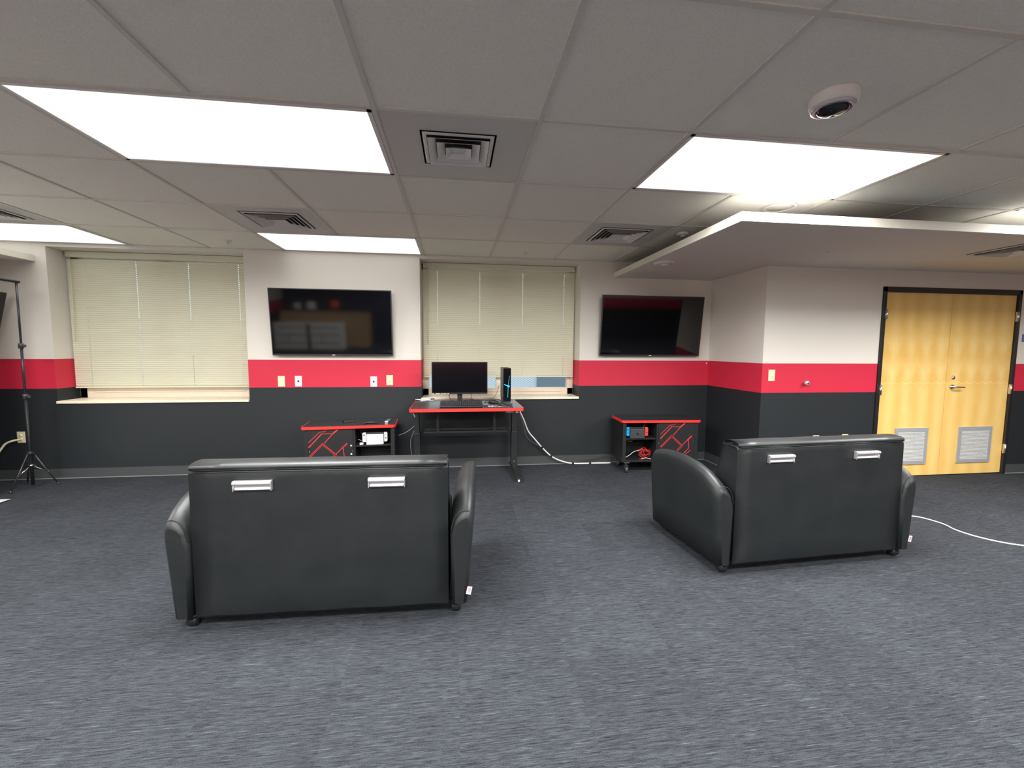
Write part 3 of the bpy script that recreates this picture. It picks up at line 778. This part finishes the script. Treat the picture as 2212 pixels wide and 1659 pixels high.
def console(loc, rz, dock, left, right, white, label):
    t = thing('game_console', label, 'game console', loc, rz, 'docked game consoles')
    if white: MB().box(-.088, .088, -.025, .025, 0, .112, .006, 3).build('dock', dock, t)
    else:
        dk = MB().box(-.086, .086, -.025, .025, 0, .112, .006, 3).build('dock', dock, t)
        b = MB(); b.poly(rounded(-.011, -.001, .042, .068, .005), -.0266, -.0250, 'XZ').poly(rounded(.001, .011, .042, .068, .005), -.0266, -.0250, 'XZ'); b.build('printed_mark', 'blackpl', dk)
    MB().box(-.094, .094, -.008, .008, .03, .128, .004).build('tablet', 'blackpl', t)
    for s_, mt in ((-1, left), (1, right)):
        x0, x1 = (-.128, -.094) if s_ < 0 else (.094, .128)
        pts = rounded(x0, x1, .028, .130, .0155, 6, (s_ > 0, s_ < 0, s_ < 0, s_ > 0))
        c = MB().poly(pts, -.012, .012, 'XZ').build('controller_grip', mt, t, bevel=.002)
        cx = (x0 + x1) / 2
        MB().lathe([(0, 0), (.0075, 0), (.0065, -.006), (0, -.007)], (cx, -.012, .105 if s_ < 0 else .068), 16, axis='Y').build('thumb_stick', 'blackpl', c)
        b = MB(); zc = .070 if s_ < 0 else .104
        for dx, dz in ((0, .008), (0, -.008), (.008, 0), (-.008, 0)): b.lathe([(0, 0), (.003, 0), (.0028, -.0018), (0, -.002)], (cx + dx, -.012, zc + dz), 10, axis='Y')
        b.build('buttons', 'dockgrey', c)
    return t
console(loc_in(C1, R1, .250, .075, .402), R1, 'whitepl', 'whitepl', 'whitepl', True, 'white docked game console on the shelf of the left cabinet')
console(loc_in(C2, R2, -.277, .055, .402), R2, 'dockgrey', 'blue', 'red', False, 'dark docked game console with blue and red grips on the right cabinet shelf')

def cable(name, pts, r, mat, label, cat='cable', grp=None, sub=8):
    return tag(MB().tube(pts, r, 8, sub).build(name, mat), label, cat, grp)
a = lambda *p: loc_in(C2, R2, *p)
c_ = lambda *p: loc_in(C1, R1, *p)
for k_ in range(3):
    pass
pts = []
for k_ in range(46):
    an = k_ * 1.05 + random.uniform(-.5, .5); r = random.uniform(.02, .072)
    pts.append(a(-.150 + r * math.cos(an) * 1.25, .12 + random.uniform(-.04, .05), .215 + r * .9 * math.sin(an)))
pts = [(p[0], p[1], max(p[2], .152)) for p in pts]
pts += [a(-.19, .10, .152), a(-.23, .08, .152)]
cable('cable_bundle', pts, .0026, 'cordr', 'tangled red cables heaped on the floor of the right cabinet', sub=3)
cable('charging_cable', [a(-.405, .05, .178), a(-.36, .06, .20), a(-.30, .08, .235), a(-.22, .12, .245), a(-.15, .18, .235), a(-.12, .2, .155)], .0025, 'cordw', 'thin white cable lying in the lower bay of the right cabinet')
cable('short_cable', [a(-.215, .06, .152), a(-.19, .06, .160), a(-.16, .06, .166), a(-.13, .06, .160), a(-.10, .06, .152)], .003, 'cordw', 'short pale curved cable on the floor of the right cabinet')
cable('hanging_cable', [a(-.40, .10, .384), a(-.37, .09, .365), a(-.33, .09, .360), a(-.30, .10, .384)], .0022, 'cordg', 'grey cable loop hanging under the right cabinet shelf')
cable('plug_cable', [a(-.19, .13, .50), a(-.165, .14, .53), a(-.14, .16, .560), a(-.13, .2, .575)], .0025, 'cordg', 'thin grey cable rising behind the red controller grip')
cable('plug_cable', [c_(.075, .09, .46), c_(.10, .09, .445), c_(.12, .11, .43), c_(.16, .2, .406)], .0025, 'cordg', 'grey cable dangling beside the white console')
cable('plug_cable', [c_(.08, .20, .575), c_(.10, .14, .52), c_(.13, .13, .47), c_(.15, .17, .41)], .0025, 'cordr', 'thin red cable behind the white console')
t = thing('power_plug', 'small white plug on the shelf left of the white console', 'plug', c_(.11, .07, .403), R1 + .4)
MB().box(-.018, .018, -.012, .012, 0, .022, .004).build('plug_body', 'whitepl', t)
MB().tube([(.018, 0, .011), (.03, .02, .008), (.035, .08, .006)], .002, 6).build('plug_lead', 'cordg', t)

# things lying on the left cabinet
t = thing('network_switch', 'small black box with ports on top of the left cabinet', 'switch box', c_(-.045, .235, .6205), R1 + .35)
MB().box(-.055, .055, -.045, .045, 0, .026, .003).build('case', 'blackpl', t)
b = MB()
for k_ in range(4): b.box(-.048 + k_ * .025, -.030 + k_ * .025, -.0465, -.0445, .006, .019)
b.build('ports', 'steel', t)
t = thing('game_controller', 'low black controller near the front edge of the left cabinet', 'game controller', c_(.205, .13, .6205), R1)
b = MB(); rings = []
for k_ in range(13):
    u = k_ / 12 * 2 - 1; hgt = .010 + .012 * (1 - u * u); wd = .022 + .022 * abs(u) ** 2 * .6
    rings.append([(u * .078, wd * math.cos(2 * PI * i / 12) - .02 * u * u, max(0, hgt * .5 + hgt * .5 * math.sin(2 * PI * i / 12))) for i in range(12)])
b.loft(rings).build('shell', 'blackpl', t)
for s_ in (-1, 1): MB().lathe([(0, .012), (.008, .012), (.008, .022), (0, .024)], (s_ * .028, -.01, 0), 14).build('thumb_stick', 'blackmat', t)
t = thing('remote_control', 'slim grey remote control at the right end of the left cabinet', 'remote', c_(.375, .21, .6205), R1 - .12)
MB().box(-.020, .020, -.085, .085, 0, .018, .006, 3).build('shell', 'alu', t)
b = MB()
for r_ in range(6):
    for q in range(3): b.box(-.013 + q * .010, -.007 + q * .010, -.05 + r_ * .02, -.040 + r_ * .02, .0175, .0195)
b.build('buttons', 'dockgrey', t)

# ------------------------------------------------------------------ standing desk
DZt = .825
t = thing('standing_desk', 'black gaming desk with bright red edge below the window', 'desk', (.475, 3.0, 0))
hw_ = .580; DD = .795
MB().poly(rounded(-hw_ + .006, hw_ - .006, .006, DD - .006, .02), DZt - .028, DZt + .0004).build('desktop', 'desktop', t)
MB().poly(rounded(-hw_, hw_, 0, DD, .024), DZt - .032, DZt - .001).build('edge_band', 'redge', t)
b = MB().box(-hw_ + .07, hw_ - .07, .47, .51, DZt - .075, DZt - .033, .003).box(-hw_ + .07, hw_ - .07, .60, .64, DZt - .075, DZt - .033, .003)
b.box(-hw_ + .03, -hw_ + .09, .08, DD - .06, DZt - .055, DZt - .032, .003).box(hw_ - .09, hw_ - .03, .08, DD - .06, DZt - .055, DZt - .032, .003)
b.build('under_frame', 'blackmat', t)
for s_ in (-1, 1):
    cx = s_ * .552
    MB().box(cx - .035, cx + .035, .52, .60, .06, .48, .004).box(cx - .028, cx + .028, .526, .594, .40, DZt - .03, .004).build('leg', 'blackmat', t)
    ft = MB().poly([(.10, .052), (.14, .060), (.50, .105), (.62, .105), (.74, .060), (.78, .052), (.78, .045), (.10, .045)], cx - .032, cx + .032, 'YZ').build('foot', 'blackmat', t, bevel=.003)
    for y_ in (.135, .745):
        b = MB().box(cx - .018, cx + .018, y_ - .016, y_ + .016, .036, .046).cyl((cx, y_, .03), (cx, y_, .045), .008, n=10)
        b.build('caster_fork', 'blackpl', ft)
        MB().lathe([(0, -.010), (.012, -.010), (.019, -.008), (.019, .008), (.012, .010), (0, .010)], (cx, y_, .0195), 20, axis='X').build('caster_wheel', 'whitepl', ft)
    MB().cyl((cx + .0, .518, .13), (cx, .521, .13), .006, n=10).build('bolt', 'chrome', t)
MB().box(.39, .535, .045, .09, DZt - .062, DZt - .032, .003).build('height_controller', 'blackpl', t)
b = MB()
for k_ in range(5): b.box(.402 + k_ * .016, .411 + k_ * .016, .0435, .0455, DZt - .052, DZt - .043)
b.box(.50, .528, .0435, .0455, DZt - .054, DZt - .042)
b.build('controller_buttons', 'logo', t)
b = MB().box(-.455, .440, .28, .42, .522, .528).box(-.455, .440, .276, .281, .522, .542, .001).box(-.455, .440, .418, .424, .522, .550)
b.build('cable_tray', 'blackmat', t)
for x_ in (-.31, .30): MB().box(x_ - .014, x_ + .014, .276, .280, .54, DZt - .033, .001).box(x_ - .014, x_ + .014, .276, .42, .528, .532).build('tray_bracket', 'blackmat', t)

# on the desk
dz = DZt + .0008
t = thing('computer_monitor', 'black flat monitor standing on the gaming desk', 'monitor', (.404, 3.50, dz))
MB().box(-.311, .311, 0, .030, .095, .455, .004).box(-.12, .12, .028, .055, .18, .38, .012).build('housing', 'blackpl', t)
MB().box(-.304, .304, -.0012, .002, .112, .449).build('screen', 'mscreen', t)
b = MB()
for x0, x1 in ((-.305, -.285), (-.270, -.222), (-.212, -.200), (-.195, -.186), (-.178, -.160), (-.152, -.146), (-.138, -.120)): b.box(x0, x1, -.0012, .001, .098, .104)
b.build('printed_marks', 'logo', t)
MB().box(-.028, .028, .035, .062, .014, .24, .006).build('stand_neck', 'blackpl', t)
MB().poly([(-.03, .02), (.03, .02), (.045, .0), (.14, -.06), (.148, -.045), (.07, .05), (.03, .085), (-.03, .085), (-.07, .05), (-.148, -.045), (-.14, -.06), (-.045, 0)], 0, .014).build('stand_base', 'blackpl', t, bevel=.003)
t = thing('keyboard', 'black keyboard in front of the monitor on the desk', 'keyboard', (.417, 3.13, dz), .0)
rk = Matrix.Rotation(math.radians(7), 3, 'X')
MB().box(-.222, .222, 0, .150, .004, .024, .004, rot=rk, piv=(0, 0, 0)).box(-.20, -.16, .125, .14, 0, .024).box(.16, .20, .125, .14, 0, .024).build('case', 'blackpl', t)
b = MB()
for r_ in range(6):
    for q in range(20): b.box(-.213 + q * .0214, -.213 + q * .0214 + .0185, .012 + r_ * .022, .0305 + r_ * .022, .024, .0335, .0015, 1, rot=rk, piv=(0, 0, 0))
b.build('keycaps', 'keycap', t)
MB().box(-.222, .222, -.062, -.003, 0, .018, .007, 3).build('wrist_rest', 'blackpl', t)
t = thing('computer_tower', 'slim black computer tower with glowing blue front line on the desk', 'computer', (.915, 3.30, dz), math.radians(0))
MB().poly([(-.058, -.03), (.058, -.03), (.048, .33), (-.048, .33)], 0, .012).box(-.035, .035, 0, .30, .010, .030, .004).build('stand_base', 'dockgrey', t, bevel=.002)
MB().box(-.042, .042, 0, .305, .028, .395, .004).build('case', 'blackpl', t)
fp = MB().box(-.0405, .0405, -.006, .001, .031, .392, .002).build('front_panel', 'screen', t)
X_ = lambda px, py: ((px - 1780) * .00063, .395 - (py - 285) * .00063)
b = MB(); line_pts(b, [X_(1735, 570), X_(1790, 592), X_(1815, 610)], .006, -.006); line_pts(b, [X_(1790, 608), X_(1815, 592)], .006, -.0062); b.build('blue_light', 'led', fp)
b = MB(); line_pts(b, [X_(1815, 420), X_(1800, 590)], .0028, -.006); line_pts(b, [X_(1797, 615), X_(1790, 790)], .0036, -.006); b.build('teal_light', 'ledc', fp)
t = thing('mouse_pad', 'dark mouse pad with pale and pink print at the desk front', 'mouse pad', (.800, 3.125, dz))
MB().poly(rounded(-.15, .15, -.10, .10, .012), 0, .003).build('pad', 'pad', t)
def mouse(x, y, z, rz, label):
    t = thing('computer_mouse', label, 'mouse', (x, y, z), rz, 'black computer mice')
    rings = []
    for k_ in range(11):
        u = k_ / 10; y_ = -.058 + .116 * u; w_ = .031 * (math.sin(PI * min(1, max(0.04, u * .92 + .05))) ** .45); h_ = .038 * (math.sin(PI * min(.97, max(.05, u * .8 + .06))) ** .7)
        rings.append([(w_ * math.cos(2 * PI * i / 14), y_, max(0, h_ * .35 + h_ * .65 * math.sin(2 * PI * i / 14))) for i in range(14)])
    MB().loft(rings).build('shell', 'blackpl', t)
    MB().lathe([(0, -.003), (.008, -.003), (.008, .003), (0, .003)], (0, .03, .033), 14, axis='X').build('scroll_wheel', 'steel', t)
mouse(.850, 3.12, dz + .0032, .9, 'black mouse lying on the printed mouse pad')
mouse(.775, 3.40, dz, 1.2, 'larger black mouse between the monitor and the tower')
cable('mouse_cable', [(.73, 3.42, dz + .008), (.70, 3.46, dz + .004), (.67, 3.43, dz + .004), (.70, 3.50, dz + .01), (.76, 3.56, dz + .02), (.81, 3.60, dz + .06), (.84, 3.62, dz + .12), (.86, 3.63, dz + .18)], .0022, 'cordb', 'thin black cable looping from the mouse to the tower')
cable('display_cable', [(.30, 3.54, .99), (.285, 3.57, .90), (.30, 3.60, .85), (.34, 3.62, dz + .004), (.50, 3.68, dz + .004), (.70, 3.66, dz + .004), (.86, 3.64, dz + .01)], .003, 'cordb', 'black cable hanging below the left half of the monitor')
cable('display_cable', [(.53, 3.54, .98), (.54, 3.58, .90), (.53, 3.64, .85), (.56, 3.72, dz + .004)], .0025, 'cordb', 'black cable hanging below the right half of the monitor')
cable('red_wire', [(-.02, 3.72, dz + .004), (.06, 3.70, dz + .006), (.20, 3.74, dz + .004), (.45, 3.73, dz + .004), (.66, 3.68, dz + .006), (.72, 3.62, dz + .004)], .0022, 'cordr', 'thin red wire running along the back of the desk')
t = thing('cable_packet', 'pale packet of cables at the back left corner of the desk', 'cable packet', (.03, 3.70, dz), .35)
MB().poly([(-.09, -.03), (.07, -.045), (.10, .03), (.06, .05), (-.07, .02)], 0, .010).build('packet', 'paper', t, bevel=.003)
MB().poly([(.03, -.015), (.085, -.01), (.09, .020), (.05, .025)], .010, .022).build('adapter', 'dockgrey', t, bevel=.004)
MB().tube([(-.08, 0, .012), (-.13, .02, .02), (-.11, .05, .014), (-.05, .04, .014), (0, .02, .013), (.03, -.03, .013), (-.04, -.05, .008)], .003, 8).build('white_lead', 'cordw', t)

# cords round the desk
P = [(1.10, 3.60, .70), (1.155, 3.66, .60), (1.225, 3.72, .44), (1.31, 3.75, .335), (1.41, 3.77, .22), (1.52, 3.77, .115), (1.63, 3.77, .055), (1.78, 3.77, .014), (1.95, 3.76, .010), (2.10, 3.76, .009), (2.28, 3.75, .009)]
t = thing('desk_cable', 'thick white cord sagging from the desk to the floor along the wall', 'cord', (0, 0, 0))
MB().tube(P, .0085, 10).build('cord', 'cordw', t)
def along(pts, i, f):
    a_, b_ = Vector(pts[i]), Vector(pts[i + 1]); return a_.lerp(b_, f), (b_ - a_).normalized()
for i, f in ((3, .95), (5, .02), (7, .12), (8, .45)):
    p, d_ = along(P, i, f); MB().cyl(p - d_ * .014, p + d_ * .014, .0105, n=12).build('tape_band', 'cordb', t)
cable('thin_wire', [(1.11, 3.60, .66), (1.16, 3.66, .52), (1.20, 3.72, .38), (1.26, 3.76, .31), (1.36, 3.78, .25), (1.44, 3.79, .20)], .0015, 'cordg', 'hair-thin grey wire beside the thick white cord')
cable('thin_wire', [(1.85, 3.76, .03), (2.00, 3.77, .05), (2.15, 3.77, .08), (2.28, 3.76, .11)], .0035, 'cordb', 'black wire rising from the floor to the right cabinet')
cable('grey_cord', [(-.30, 3.66, .43), (-.24, 3.67, .45), (-.17, 3.68, .49), (-.10, 3.66, .56), (-.09, 3.62, .60)], .0035, 'cordg', 'grey cord arching between the left cabinet and the desk')
cable('grey_cord', [(-.12, 3.66, .48), (-.16, 3.68, .38), (-.165, 3.69, .28), (-.15, 3.68, .15), (-.17, 3.68, .008)], .003, 'cordg', 'grey cord hanging down beside the left desk leg')
cable('grey_cord', [(-.085, 3.20, .775), (-.080, 3.20, .75), (-.065, 3.205, .71)], .004, 'cordw', 'short pale cord end below the left corner of the desk')
cable('extension_cord', [(3.80, 2.25, .005), (3.98, 2.02, .005), (4.16, 1.84, .005), (4.30, 1.79, .005), (4.345, 1.72, .005), (4.36, 1.62, .005), (4.33, 1.52, .005), (4.34, 1.41, .005), (4.40, 1.30, .005), (4.50, 1.22, .005), (4.62, 1.19, .005), (4.9, 1.15, .005)], .0052, 'cordw', 'white cord snaking over the carpet from behind the right sofa', 'cord')
cable('appliance_cord', [(-4.235, 3.80, .438), (-4.25, 3.74, .437), (-4.30, 3.72, .41), (-4.34, 3.70, .34), (-4.37, 3.66, .26), (-4.44, 3.6, .18), (-4.50, 3.5, .10), (-4.52, 3.4, .012)], .010, 'cordc', 'cream cord plugged into the outlet behind the light stand', 'cord')

# ------------------------------------------------------------------ backdrop stand at the left
bx_, by_ = -3.885, 3.50
t = thing('backdrop_stand', 'slender black tripod stand with a crossbar at the left wall', 'stand', (bx_, by_, 0))
MB().cyl((0, 0, .03), (0, 0, .95), .013, n=14).build('lower_tube', 'blackmat', t)
MB().cyl((0, 0, .93), (.003, 0, 1.45), .0105, n=14).build('middle_tube', 'steel', t)
MB().cyl((.003, 0, 1.43), (.006, 0, 2.045), .0085, n=14).build('upper_tube', 'steel', t)
for z_ in (.93, 1.43):
    b = MB().cyl((0, 0, z_ - .025), (0, 0, z_ + .025), .020, n=16).cyl((0, -.015, z_), (.05, -.02, z_), .006, n=10).box(.04, .058, -.028, -.012, z_ - .014, z_ + .014, .003); b.build('locking_collar', 'dockgrey', t)
MB().cyl((0, 0, .335), (0, 0, .375), .022, n=16).box(-.035, .045, -.012, .012, .345, .362, .003).build('leg_hub', 'blackmat', t)
MB().cyl((0, 0, .225), (0, 0, .24), .020, n=16).box(-.04, .04, -.010, .010, .228, .236, .002).build('leg_spreader', 'chrome', t)
for q in ((.145, .10), (-.055, -.165), (-.19, .16)):
    b = MB().box(-.006, .006, -.006, .006, 0, 1)
    b = MB().tube([(q[0] * .12, q[1] * .12, .352), (q[0] * .98, q[1] * .98, .012)], .007, 8, 1); b.cyl((q[0] * .96, q[1] * .96, .02), (q[0] * 1.02, q[1] * 1.02, .0), .010, n=10)
    lg = b.build('leg', 'steel', t)
    MB().tube([(0, 0, .232), (q[0] * .62, q[1] * .62, .15)], .0035, 6, 1).lathe([(0, -.006), (.006, -.006), (.006, .006), (0, .006)], (q[0] * .62, q[1] * .62, .152), 10, axis='X').build('brace', 'chrome', lg)
MB().tube([(.012, .02, 2.052), (-.03, -.22, 2.058), (-.12, -1.1, 2.06), (-.16, -1.6, 2.06)], .013, 12).build('crossbar', 'blackmat', t)
# white cloth hanging from the bar and flaring out on to the carpet
b = MB(); prof = [(2.03, 0), (1.4, -.01), (.7, .0), (.25, .02), (.10, .05), (.035, .10), (.010, .17), (.004, .26)]
G = []
for k_ in range(15):
    y_ = 3.14 - k_ * .12; row = []
    xo = -.09 - .10 * k_ * .12
    for m_, (z_, dx) in enumerate(prof):
        wv = .012 * math.sin(k_ * 1.7 + m_ * .4) * (1 if m_ < 6 else .2)
        row.append((bx_ + xo - .035 + dx + wv, y_ + (.0 if m_ < 5 else -.01 * (m_ - 4)) + (.02 if (k_ == 0 and m_ == 7) else 0), z_ + .004))
    G.append(row)
V = [[b.b.verts.new(p) for p in r] for r in G]
for i in range(len(V) - 1):
    for j in range(len(V[0]) - 1):
        f = b.b.faces.new([V[i][j], V[i + 1][j], V[i + 1][j + 1], V[i][j + 1]]); f.smooth = True
o = b.build('backdrop_cloth', 'cloth'); tag(o, 'white backdrop cloth whose corner lies on the carpet at the left edge', 'cloth')
md = o.modifiers.new('thickness', 'SOLIDIFY'); md.thickness = .002

# ------------------------------------------------------------------ across the room, behind the viewpoint; seen mirrored in the televisions
t = thing('display_case', 'white panelled display case mirrored in the left television', 'display case', (-3.62, -3.50, 0))
MB().box(-.90, .90, -.30, 0, 0, .72, .01).build('case_body', 'whitepl', t)
for s_ in (-1, 1):
    b = MB()
    for z_ in (.17, .40, .60): b.box(s_ * .43 - .36, s_ * .43 + .36, 0, .012, z_, z_ + .018)
    b.box(s_ * .43 - .10, s_ * .43 - .085, 0, .010, .17, .40)
    b.build('dark_rails', 'blackpl', t)
MB().box(-.045, .045, 0, .014, .02, .70).build('centre_post', 'blackpl', t)
t = thing('service_counter', 'wooden counter behind the display case, mirrored in the left television', 'counter', (-3.30, -3.95, 0))
MB().box(-1.15, 1.2, -.35, .10, 0, 1.02, .01).build('counter_body', 'carpetwood', t); MB().box(-1.2, 1.25, -.40, .14, 1.02, 1.06, .008).build('counter_top', 'dockgrey', t)
tag(MB().lathe([(.0, 0)] + [(.13 * math.sin(PI * q / 14), .13 - .13 * math.cos(PI * q / 14)) for q in range(1, 14)] + [(0, .26)], (-3.00, -3.92, 1.061), 24).build('orange_ball', 'orange'), 'orange ball on the counter, mirrored in the left television', 'ball')
for x_, sc, lb in ((-3.62, 1., 'larger'), (-3.98, .8, 'smaller')):
    b = MB(); rings = []
    for q in range(7):
        z_ = q / 6 * .20 * sc; r = (.13 - .03 * q / 6) * sc
        rings.append([(x_ + r * (1 + .15 * math.sin(i * 2.3 + q)) * math.cos(2 * PI * i / 16), -3.92 + r * .8 * (1 + .12 * math.cos(i * 1.7 + q)) * math.sin(2 * PI * i / 16), 1.061 + z_) for i in range(16)])
    tag(b.loft(rings).build('paper_bag', 'whitepl'), lb + ' crumpled white bag on the counter, mirrored in the left television', 'bag')
